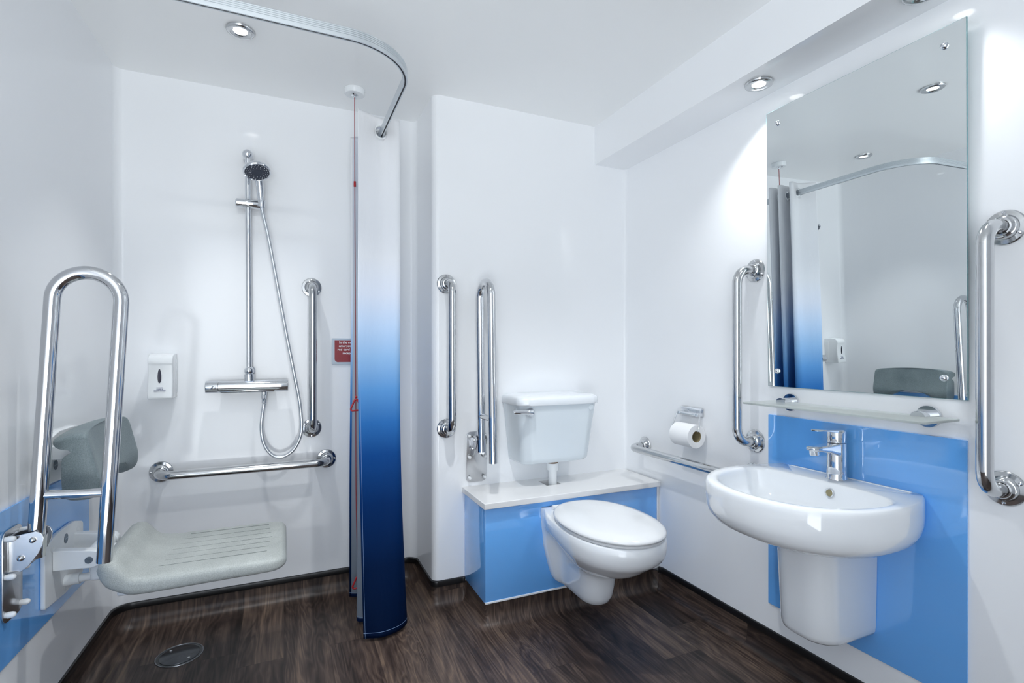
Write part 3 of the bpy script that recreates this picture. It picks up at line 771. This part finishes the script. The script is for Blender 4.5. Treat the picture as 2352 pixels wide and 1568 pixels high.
# ------------------------------------------------------------------ alarm pull cord
ax_, ay_ = .262, 2.162
t = thing('alarm_pull_cord', 'red emergency pull cord hanging from a white ceiling switch', 'pull cord', (ax_, ay_, HC))
b = B(); b.lathe([(.0405, -.0005), (.041, -.004), (.040, -.0065), (.0405, -.007), (.0390, -.0195), (.0365, -.0225), (0, -.023)], (ax_, ay_, HC), n=44); sw = b.build('ceiling_switch', 'plastic', t)
b = B(); b.lathe([(.0135, -.0225), (.0135, -.024), (.009, -.0255), (.005, -.0265), (.0042, -.0335), (0, -.0345)], (ax_, ay_, HC), n=26); b.build('cord_guide', 'chrome', sw)
b = B(); b.ball((ax_-.007, ay_-.016, HC-.0255), .0032); b.build('indicator_lamp', 'dark', sw)
ay2 = 2.150
CORD = [(ax_, ay_, HC-.032), (.2625, 2.160, 1.72), (.2635, 2.155, 1.3), (.2645, 2.146, .86), (.2650, 2.143, .5), (.268, 2.140, .30), (.272, 2.140, .148)]
b = B(); b.tube(catmull(CORD, 5), .0017, 8); b.build('cord', 'redcord', t)
b = B(); b.lathe([(0, .012), (.0045, .0105), (.0048, -.0105), (0, -.012)], (.2625, 2.160, 1.722), n=16); b.build('connector', 'red', t)
def tri(zt, size, dx=0.):
    b = B(); y = 2.140; x_ = .265+dx
    P3 = fillet([(x_, y, zt), (x_-size*.44, y, zt-size*.98), (x_+size*.42, y-.006, zt-size*.92)], .007, 5, True)
    b.tube(P3, .0036, 12, closed=True); b.build('triangle_handle', 'red', t)
    b = B(); b.ball((x_, y, zt), .0052); b.build('knot', 'red', t)
tri(.862, .056); tri(.150, .056, .007)

# ------------------------------------------------------------------ pipe boxing and ledge
t = thing('pipe_boxing', 'low blue panelled boxing behind the toilet', 'boxing', (1.1, BY0, .088))
b = B(); b.box(BX0, 1.508, BY0, BY0+.008, .094, .4512, .001, 2); b.build('front_panel', 'blue', t)
b = B(); b.box(BX0, BX0+.008, BY0+.008, YC, .088, .4512, .001, 2); b.build('side_panel', 'blue', t)
b = B(); b.box(BX0-.0005, 1.508, BY0-.002, BY0+.008, .087, .0945, .001, 2); b.build('bottom_trim', 'trimw', t)
b = B(); b.box(1.5085, 1.518, BY0-.002, BY0+.008, .09, .451, .001, 2); b.build('edge_trim', 'trimw', t)
b = B()
hx0, hx1, hy0, hy1 = 1.022, 1.094, 1.938, 2.02
b.box(.686, hx0, 1.800, YC, .4515, .4745); b.box(hx1, 1.512, 1.800, YC, .4515, .4745); b.box(hx0, hx1, 1.800, hy0, .4515, .4745); b.box(hx0, hx1, hy1, YC, .4515, .4745)
# weld the four slabs to one ledge with a square pipe hole
bm = bmesh.new(); vs = [bm.verts.new(v) for v in b.v]
for f in b.f: bm.faces.new([vs[i] for i in f])
bmesh.ops.remove_doubles(bm, verts=bm.verts[:], dist=1e-5); bm.free()
xs = [.686, hx0, hx1, 1.512]; yy_ = [1.800, hy0, hy1, YC]
bm = bmesh.new(); g = {}
for k, z in enumerate((.4515, .4745)):
    for i, x in enumerate(xs):
        for j, y in enumerate(yy_): g[i, j, k] = bm.verts.new((x, y, z))
for i in range(3):
    for j in range(3):
        if (i, j) == (1, 1): continue
        bm.faces.new([g[i, j, 1], g[i+1, j, 1], g[i+1, j+1, 1], g[i, j+1, 1]]); bm.faces.new([g[i, j, 0], g[i, j+1, 0], g[i+1, j+1, 0], g[i+1, j, 0]])
for i in range(3):
    bm.faces.new([g[i, 0, 0], g[i+1, 0, 0], g[i+1, 0, 1], g[i, 0, 1]]); bm.faces.new([g[i, 3, 1], g[i+1, 3, 1], g[i+1, 3, 0], g[i, 3, 0]])
    bm.faces.new([g[0, i, 1], g[0, i+1, 1], g[0, i+1, 0], g[0, i, 0]]); bm.faces.new([g[3, i, 0], g[3, i+1, 0], g[3, i+1, 1], g[3, i, 1]])
for a, c in (((1, 1), (2, 1)), ((2, 1), (2, 2)), ((2, 2), (1, 2)), ((1, 2), (1, 1))):
    bm.faces.new([g[a[0], a[1], 1], g[c[0], c[1], 1], g[c[0], c[1], 0], g[a[0], a[1], 0]])
bmesh.ops.recalc_face_normals(bm, faces=bm.faces[:])
es = [e for e in bm.edges if abs(e.verts[0].co.z-e.verts[1].co.z) < 1e-6 and all(abs(v.co.y-1.8) < 1e-6 or abs(v.co.x-.686) < 1e-6 for v in e.verts) and (abs(e.verts[0].co.y-e.verts[1].co.y) < 1e-6 and abs(e.verts[0].co.y-1.8) < 1e-6 or abs(e.verts[0].co.x-e.verts[1].co.x) < 1e-6 and abs(e.verts[0].co.x-.686) < 1e-6)]
bmesh.ops.bevel(bm, geom=es, offset=.0025, segments=3, profile=.5, affect='EDGES')
b = B(); b.bm(bm); tag(b.build('ledge', 'ledge', at=(1.1, 1.93, .4515), weighted=True), 'white ledge with a pipe hole on top of the blue boxing', 'ledge')

# ------------------------------------------------------------------ cistern
TX = 1.058
t = thing('toilet_cistern', 'pale low-level cistern on the wall above the ledge', 'cistern', (TX, YC, .575))
def tank_sec(hw, yf, z, rc, rb=.012):
    P3 = fillet([(TX-hw, YC-.002, 0), (TX-hw, yf+rc*.5, 0), (TX-hw+rc, yf, 0), (TX+hw-rc, yf, 0), (TX+hw, yf+rc*.5, 0), (TX+hw, YC-.002, 0)], [.004, .035, .035, .035, .035, .004], 6, True)
    return [(p.x, p.y, z) for p in P3]
secs = [tank_sec(.150, 1.925, .5735, .04), tank_sec(.156, 1.912, .577, .04), tank_sec(.1605, 1.903, .586, .04)]
for k in range(9):
    u = k/8; secs.append(tank_sec(.162+.0235*u, 1.900-.024*u, .60+.224*u, .04))
b = B(); b.loft(secs); tk = b.build('tank', 'tank', t, sharp=50)
secs = [tank_sec(.186, 1.875, .822, .042), tank_sec(.1925, 1.8665, .8235, .042), tank_sec(.194, 1.865, .828, .042), tank_sec(.193, 1.866, .845, .042), tank_sec(.190, 1.869, .853, .042), tank_sec(.184, 1.876, .858, .042), tank_sec(.172, 1.89, .8612, .04), tank_sec(.12, 1.93, .8635, .03)]
b = B(); b.loft(secs); b.build('lid', 'tanklid', t, sharp=60)
for c0, ax in (((TX-.1845, 1.935, .800), (-1, -.0, .05)), ((TX+.146, 1.8765, .806), (0, -1, -.08))):
    b = B(); b.lathe([(.0125, -.004), (.0125, .0006), (.0115, .0012), (0, .0014)], c0, ax, 28); b.build('hole_plug', 'tank', tk)
b = B(); b.lathe([(.018, -.004), (.0185, .003), (.0165, .012), (.012, .018), (0, .021)], (.913, 1.878, .7975), (0, -1, 0), 30)
b.tube(catmull([(.915, 1.863, .7985), (.897, 1.860, .8000), (.868, 1.862, .8010), (.848, 1.866, .8015), (.836, 1.868, .8020)], 5), [.0135, .0133, .0128, .012, .0115, .0112, .0107, .0102, .0098, .0096, .0094, .0092, .0090, .0088, .0086, .0084, .0082, .0080, .0077, .0072, .005], 18)
b.build('flush_lever', 'chrome', t)
b = B(); b.tube([(1.066, 1.968, .452), (1.066, 1.968, .556)], .0185, 26); fp = b.build('flush_pipe', 'plastic', t)
b = B(); b.tube([(1.066, 1.968, .532), (1.066, 1.968, .562)], .0245, 28); b.build('pipe_nut', 'plastic', fp)
b = B(); b.tube([(1.066, 1.968, .560), (1.066, 1.968, .577)], .0225, 24); b.build('seal', 'washer', fp)['label'] = 'brown sealing washer'
b = B(); b.box(hx0-.01, hx1+.01, hy0-.01, hy1+.01, .38, .424); hb = b.build('pipe_hole_shade', 'hole', bpy.data.objects['pipe_boxing'])  # solid dark block, its colour stands in for shade in the hole
hb['label'] = 'dark block painted as the shade under the pipe hole'

# ------------------------------------------------------------------ wall hung toilet pan
PX = 1.050
t = thing('toilet', 'white wall-hung toilet with its lid closed', 'toilet', (PX, BY0, .10))
def pan_half(yf, wm, ym, ww, yw, wb, yb=BY0-.0006, pe=2.0, kf=22, kb=18):
    """half widths from the wall to the front tip: [(y, w)]"""
    o = []
    ctrl = [Vector((yb, wb, 0)), Vector((yb-.022, wb*.985, 0)), Vector((yw, ww, 0)), Vector(((yw*.45+ym*.55), ww+(wm-ww)*.72, 0)), Vector((ym, wm, 0))]
    cc = catmull(ctrl, 8)
    # resample back part evenly
    L = [0]
    for a, c in zip(cc, cc[1:]): L.append(L[-1]+(c-a).length)
    for k in range(kb):
        d = L[-1]*k/kb; i = max(i for i in range(len(L)) if L[i] <= d+1e-9); i = min(i, len(cc)-2)
        u = (d-L[i])/max(1e-9, L[i+1]-L[i]); p = cc[i].lerp(cc[i+1], u); o.append((p.x, p.y))
    for k in range(kf+1):
        a = PI/2*k/kf
        o.append((ym-(ym-yf)*math.sin(a)**(2/pe), wm*math.cos(a)**(2/pe)))
    return o
def ring_from(h, z, cx=PX):
    R = [(cx+w, y, z) for y, w in h]; Lf = [(cx-w, y, z) for y, w in h[-2::-1]]
    return R+Lf
LV = [(.4255, 1.300, .160, 1.50, .135, 1.72, .122), (.4265, 1.290, .169, 1.50, .145, 1.72, .129), (.421, 1.284, .1745, 1.50, .150, 1.72, .133), (.400, 1.282, .1765, 1.50, .150, 1.72, .133), (.375, 1.286, .175, 1.50, .146, 1.72, .131),
      (.358, 1.295, .170, 1.50, .136, 1.72, .129), (.346, 1.308, .163, 1.51, .118, 1.72, .128), (.334, 1.327, .154, 1.52, .100, 1.725, .126), (.316, 1.358, .139, 1.54, .085, 1.73, .123), (.298, 1.398, .121, 1.565, .076, 1.735, .120),
      (.282, 1.448, .102, 1.59, .070, 1.74, .117), (.270, 1.498, .086, 1.61, .067, 1.742, .114), (.255, 1.540, .0745, 1.63, .065, 1.745, .111), (.225, 1.557, .070, 1.64, .063, 1.75, .105), (.18, 1.565, .067, 1.645, .060, 1.755, .095), (.142, 1.573, .062, 1.65, .057, 1.76, .083), (.120, 1.586, .055, 1.66, .052, 1.765, .072), (.108, 1.606, .044, 1.67, .042, 1.77, .058), (.104, 1.64, .026, 1.69, .026, 1.775, .038)]
def pan_fit(z, yf, wm, ym, ww, yw, wb):
    k = smooth01((.335-z)/.08)                                    # 0 at the rim, 1 at the trap
    return (yf+.020-.050*k, wm*(.945+.03*k), ym+.012-.045*k, ww*.97, yw, wb-.014+.006*k)
b = B(); b.loft([ring_from(pan_fit(*l) and pan_half(*pan_fit(*l), pe=2.15), l[0]+.018*smooth01((.30-l[0])/.15)) for l in LV]); b.build('pan', 'ceramic', t, sharp=60)
def lid_ring(yf, wm, yb, wb, z):
    ym = 1.53; h = []
    for k in range(20):
        a = PI/2*k/20; h.append((ym+(yb-ym)*math.cos(a)**(2/2.2), wm*math.sin(a)**(2/2.2)))
    for k in range(25):
        a = PI/2*k/24; h.append((ym-(ym-yf)*math.sin(a)**(2/2.1), wm*math.cos(a)**(2/2.1)))
    R_ = [(PX+w, y, z) for y, w in h[1:]]; return [(PX, h[0][0], z)]+R_+[(PX-w, y, z) for y, w in h[-2:0:-1]]
b = B(); b.loft([lid_ring(1.309, .157, 1.750, 0, .4272), lid_ring(1.303, .163, 1.756, 0, .429), lid_ring(1.302, .164, 1.756, 0, .434), lid_ring(1.306, .160, 1.753, 0, .4372)]); b.build('seat', 'lid', t, sharp=60)
b = B(); b.loft([lid_ring(1.305, .159, 1.763, 0, .4385), lid_ring(1.297, .1665, 1.770, 0, .4405), lid_ring(1.296, .1675, 1.771, 0, .445), lid_ring(1.300, .164, 1.768, 0, .4505), lid_ring(1.311, .154, 1.758, 0, .4565), lid_ring(1.345, .128, 1.73, 0, .4620), lid_ring(1.42, .07, 1.64, 0, .4648)]); b.build('lid', 'lid', t, sharp=70)
for s_ in (-.07, .07):
    b = B(); b.tube([(PX+s_-.018, 1.776, .434), (PX+s_+.018, 1.776, .434)], .0085, 18); b.build('hinge', 'lid', t)

# ------------------------------------------------------------------ mirror (leans forward a little at the top)
t = thing('wall_mirror', 'large frameless mirror screwed to the wall above the washbasin', 'mirror', (XR, .97, .928))
def mp(y, h, d):   # y along the wall, h up the pane, d out of the pane
    a = math.radians(1.43); xb, zb = XR-.0025, .9285
    return (xb-math.sin(a)*h-math.cos(a)*d, y, zb+math.cos(a)*h-math.sin(a)*d)
def mq(y0b, y1b, y0t, y1t, hgt): return [(y0b, 0), (y1b, 0), (y1t, hgt), (y0t, hgt)]
poly = mq(.690, 1.251, .682, 1.240, .919)
b = B(); b.prism(poly, mp, .0, .0046); b.build('glass_backing', 'mirredge', t)['label'] = 'greenish glass edge'
b = B(); b.prism([(y+(.0008 if y < 1 else -.0008), h+(.0008 if h < .5 else -.0008)) for y, h in poly], mp, .0044, .0051); b.build('silvered_face', 'mirror', t)
for (y, h) in ((1.2135, .052), (.738, .052), (1.197, .871), (.727, .872)):
    n_ = Vector(mp(y, h, 1))-Vector(mp(y, h, 0))
    b = B(); b.lathe([(.0085, 0), (.0085, .002), (.0078, .005), (.005, .0078), (0, .009)], mp(y, h, .0051), n_, 24); b.build('dome_screw', 'chrome', t)

# ------------------------------------------------------------------ glass shelf
t = thing('glass_shelf', 'frosted glass shelf on two chrome brackets under the mirror', 'shelf', (XR, .96, .88))
b = B(); b.prism(rrect(1.360, 1.508, .702, 1.224, .006), lambda a, c, d: (a, c, d), .8765, .8825, .001); b.build('glass_plate', 'frost', t)
for yy in (1.168, .775):
    b = B(); b.lathe([(.0285, 0), (.0285, .006), (.0275, .008), (0, .0082)], (XR, yy, .8795), (-1, 0, 0), 40)
    b.prism([(yy+.0165*math.cos(PI*k/16), .8826+.0125*math.sin(PI*k/16)) for k in range(17)], lambda a, c, d: (d, a, c), XR-.006, XR-.052)
    b.prism([(yy-.0165*math.cos(PI*k/16), .8764-.0125*math.sin(PI*k/16)) for k in range(17)], lambda a, c, d: (d, a, c), XR-.006, XR-.052)
    b.build('bracket', 'chrome', t)

# ------------------------------------------------------------------ washbasin
BC = (1.33, .987)
t = thing('washbasin', 'white D-shaped wall-hung washbasin on a half pedestal', 'washbasin', (XR, .987, .25))
NB = 128
def b_out(s, z, back=XR-.006, sb=None):
    o = []
    for k in range(NB):
        a = 2*PI*(k+.5)/NB; ca, sa = math.cos(a), math.sin(a)
        ax = .245 if ca < 0 else .300; pw = 2.25
        r_ = 1/((abs(ca)/ax)**pw+(abs(sa)/.247)**pw)**(1/pw)
        x, y = BC[0]+r_*ca, BC[1]+r_*sa
        x = 1.45+(x-1.45)*s; y = BC[1]+(y-BC[1])*(s if sb is None else sb)
        if x > back: 
            # slide along the ray to the wall plane
            x = back
        o.append((x, y, z))
    return o
def b_in(s, z, dx=0):
    o = []
    for k in range(NB):
        a = 2*PI*(k+.5)/NB; ca, sa = math.cos(a), math.sin(a)
        ax, pw = (.212, 2.2) if ca < 0 else (.088, 3.2)
        r_ = 1/((abs(ca)/ax)**pw+(abs(sa)/.213)**pw)**(1/pw)
        x, y = BC[0]+r_*ca*s, BC[1]+r_*sa*s
        o.append((x+dx, y, z))
    return o
secs = [b_out(.50, .5405), b_out(.62, .541), b_out(.74, .543), b_out(.85, .550), b_out(.93, .564), b_out(.975, .583), b_out(.995, .604), b_out(1.0, .626), b_out(1.0, .655), b_out(.998, .665), b_out(.990, .672), b_out(.978, .6755),
        b_in(1.045, .6750), b_in(1.015, .6725), b_in(1.0, .667), b_in(.985, .655), b_in(.955, .625), b_in(.90, .602, -.004), b_in(.80, .586, -.01), b_in(.6, .576, -.02), b_in(.3, .572, -.03), b_in(.08, .571, -.03)]
b = B(); b.loft(secs); bs = b.build('bowl', 'ceramic', t, sharp=70)
b = B(); b.box(XR-.014, XR-.0062, BC[1]-.176, BC[1]+.176, .6735, .6775, .0015); b.build('back_upstand', 'ceramic', bs)
b = B(); b.lathe([(.0125, -.004), (.0125, .0015), (.0105, .0025), (.0095, .0015), (.0095, -.003)], (1.4128, .967, .646), (-1, 0, .12), 26); ov = b.build('overflow_ring', 'chrome', bs)
b = B(); b.lathe([(0, -.0005), (.0096, -.0005)], (1.4128, .967, .646), (-1, 0, .12), 20); b.build('overflow_disc', 'brass', ov)
def ped(z, xf, hw, r_):
    PC = .983; P3 = fillet([(XR-.0065, PC-hw, 0), (xf, PC-hw, 0), (xf, PC+hw, 0), (XR-.0065, PC+hw, 0)], [.002, r_, r_, .002], 14, True)
    return [(p.x, p.y, z) for p in P3]
secs = [ped(.2505, 1.348, .060, .05), ped(.2515, 1.328, .069, .058), ped(.255, 1.314, .0760, .062), ped(.263, 1.303, .0805, .064), ped(.277, 1.298, .0825, .065), ped(.33, 1.296, .0835, .065), ped(.42, 1.291, .0850, .065), ped(.555, 1.284, .087, .065)]
b = B(); b.loft(secs); b.build('half_pedestal', 'ceramic', t, sharp=60)
# tap: lifts off the basin
t = thing('basin_mixer_tap', 'chrome single-lever mixer tap on the washbasin', 'tap', (1.474, .987, .6755))
tx, ty = 1.474, .987
b = B(); b.lathe([(.0275, 0), (.0275, .003), (.0262, .005), (.0258, .02), (.0256, .1035), (.0248, .1055), (0, .106)], (tx, ty, .6755), n=48); b.build('body', 'chrome', t)
def sp_sec(x, z0, z1, hw):
    P3 = rrect(-hw, hw, z0, z1, min(.006, (z1-z0)*.4), 4); return [(x, ty+a, c) for a, c in P3]
b = B(); b.loft([sp_sec(tx-.012, .744, .782, .022), sp_sec(tx-.03, .750, .780, .0205), sp_sec(tx-.05, .757, .778, .0195), sp_sec(tx-.085, .7625, .777, .0190), sp_sec(tx-.104, .764, .7765, .0175), sp_sec(tx-.112, .7655, .776, .0135), sp_sec(tx-.1155, .767, .7745, .008)])
spt = b.build('spout', 'chrome', t, sharp=50)
b = B(); b.lathe([(.0125, .006), (.0125, -.008), (.0112, -.0095), (.0095, -.0085), (0, -.006)], (tx-.097, ty, .7620), (-.12, 0, 1), 28); b.build('aerator', 'chrome', spt)
b = B(); b.lathe([(0, 0), (.0245, 0), (.0250, .0015), (.0250, .031), (.0235, .0345), (0, .0352)], (tx, ty, .7825), n=44); hb_ = b.build('lever_body', 'chrome', t)
b = B(); b.loft([[(x, ty+a, c) for a, c in rrect(-hw, hw, z0, z1, .0015, 3)] for x, hw, z0, z1 in ((tx+.005, .018, .8125, .8185), (tx-.025, .0175, .8125, .8190), (tx-.05, .0165, .8165, .8205), (tx-.075, .0165, .8195, .8228), (tx-.090, .0150, .8202, .8230), (tx-.097, .0100, .8207, .8228), (tx-.0995, .005, .8211, .8224))]); b.build('lever', 'chrome', hb_, sharp=50)

# ------------------------------------------------------------------ toilet roll holder and roll
t = thing('toilet_roll_holder', 'chrome wall holder carrying the toilet roll', 'toilet roll holder', (XR, 1.61, .80))
b = B(); b.prism(rrect(1.552, 1.672, .785, .8185, .006), lambda a, c, d: (d, a, c), XR, XR-.009, .002); b.build('wall_plate', 'chrome', t)
for y0, y1 in ((1.552, 1.567), (1.651, 1.667)):
    b = B(); b.box(XR-.034, XR-.007, y0, y1, .787, .801, .002); b.build('arm', 'chrome', t)
b = B(); b.tube([(XR-.026, 1.567, .794), (XR-.026, 1.651, .794)], .0068, 18); b.build('spindle', 'chrome', t)
b = B(); b.tube(fillet([(XR-.030, 1.666, .792), (XR-.030, 1.672, .792), (XR-.058, 1.670, .735), (XR-.058, 1.52, .735), (XR-.030, 1.545, .792), (XR-.030, 1.553, .792)], .004, 4), .0024, 10); b.build('wire_hanger', 'chrome', t)
t = thing('toilet_roll', 'part-used white toilet roll on the chrome holder', 'toilet roll', (XR-.058, 1.58, .69))
RC_ = (XR-.058, .7145); ry0, ry1 = 1.531, 1.635
b = B(); b.lathe([(.0225, 0), (.0445, 0), (.0455, .0012), (.0455, ry1-ry0-.0012), (.0445, ry1-ry0), (.0225, ry1-ry0)], (RC_[0], ry0, RC_[1]), (0, 1, 0), 56); b.build('paper', 'paper', t)
b = B(); b.lathe([(.0226, .0005), (.0210, .0005), (.0210, ry1-ry0-.0005), (.0226, ry1-ry0-.0005)], (RC_[0], ry0, RC_[1]), (0, 1, 0), 40); b.build('card_core', 'card', t)

# ------------------------------------------------------------------ floor drain
t = thing('floor_drain', 'round metal floor drain in the shower area', 'drain', (-.328, 2.084, 0))
b = B(); b.lathe([(.072, .0003), (.0715, .0022), (.069, .0022), (.0685, .0008)], (-.328, 2.084, 0), n=56); b.build('rim', 'gridmetal', t)
b = B(); b.lathe([(.0688, .0008), (.060, .0007)], (-.328, 2.084, 0), n=56); b.build('gap', 'water', t)['label'] = 'dark gap around the plate'
b = B(); b.lathe([(.0605, .0007), (.0600, .0024), (.0585, .0032), (0, .0036)], (-.328, 2.084, 0), n=56); pl = b.build('plate', mat('dark_drain_plate', (.10, .105, .115, 1), .2, .6, var=.25, vscale=40), t)
for a in (.6, 3.74):
    b = B(); b.lathe([(.0045, .003), (.0045, .0042), (.002, .0046), (0, .004)], (-.328+.047*math.cos(a+1.7), 2.084+.047*math.sin(a+1.7), 0), n=14); b.build('screw', 'steel', pl)

# ------------------------------------------------------------------ clean helper props, camera, world
for o in bpy.data.objects:
    if '_o' in o: del o['_o']
cam = bpy.data.cameras.new('camera'); co = bpy.data.objects.new('camera', cam); C.objects.link(co)
cam.sensor_width = 36; cam.lens = 36*1181/2352; cam.shift_y = 20/2352; cam.clip_start = .02
co.location = (0, 0, 1.05); co.rotation_euler = (PI/2, 0, -math.atan((1176-652)/1181.))
bpy.context.scene.camera = co
pl_ = bpy.data.lights.new('fill_opening_portal', 'AREA'); pl_.shape = 'RECTANGLE'; pl_.size = DX1-DX0; pl_.size_y = DH; pl_.cycles.is_portal = True  # guides sampling of the world fill through the added opening
po = bpy.data.objects.new('fill_opening_portal', pl_); C.objects.link(po); po.location = ((DX0+DX1)/2, YF-.03, DH/2); po.rotation_euler = (PI/2, 0, 0)
w = bpy.data.worlds.new('world'); bpy.context.scene.world = w; w.use_nodes = True
# made-up fill through the opening: brighter from below to lift the ceiling
wn_ = w.node_tree; bg = wn_.nodes['Background']; bg.inputs[1].default_value = 1.0
tcw = wn_.nodes.new('ShaderNodeTexCoord'); spw = wn_.nodes.new('ShaderNodeSeparateXYZ'); rw = wn_.nodes.new('ShaderNodeMapRange'); mw = wn_.nodes.new('ShaderNodeMix'); mw.data_type = 'RGBA'
wn_.links.new(tcw.outputs['Generated'], spw.inputs[0]); wn_.links.new(spw.outputs['Z'], rw.inputs['Value'])
rw.inputs['From Min'].default_value = -.30; rw.inputs['From Max'].default_value = .25
mw.inputs[6].default_value = (4.7, 4.95, 5.1, 1); mw.inputs[7].default_value = (1.55, 1.72, 1.95, 1)
wn_.links.new(rw.outputs[0], mw.inputs[0]); wn_.links.new(mw.outputs[2], bg.inputs[0])
sc = bpy.context.scene
sc.view_settings.view_transform = 'Standard'; sc.view_settings.look = 'None'; sc.view_settings.gamma = 1; sc.view_settings.exposure = 0.48
sc.view_settings.use_curve_mapping = False
sc.cycles.max_bounces = 16; sc.cycles.diffuse_bounces = 10; sc.cycles.glossy_bounces = 8; sc.cycles.transmission_bounces = 8
sc.cycles.sample_clamp_indirect = 6; sc.cycles.caustics_reflective = False; sc.cycles.caustics_refractive = False
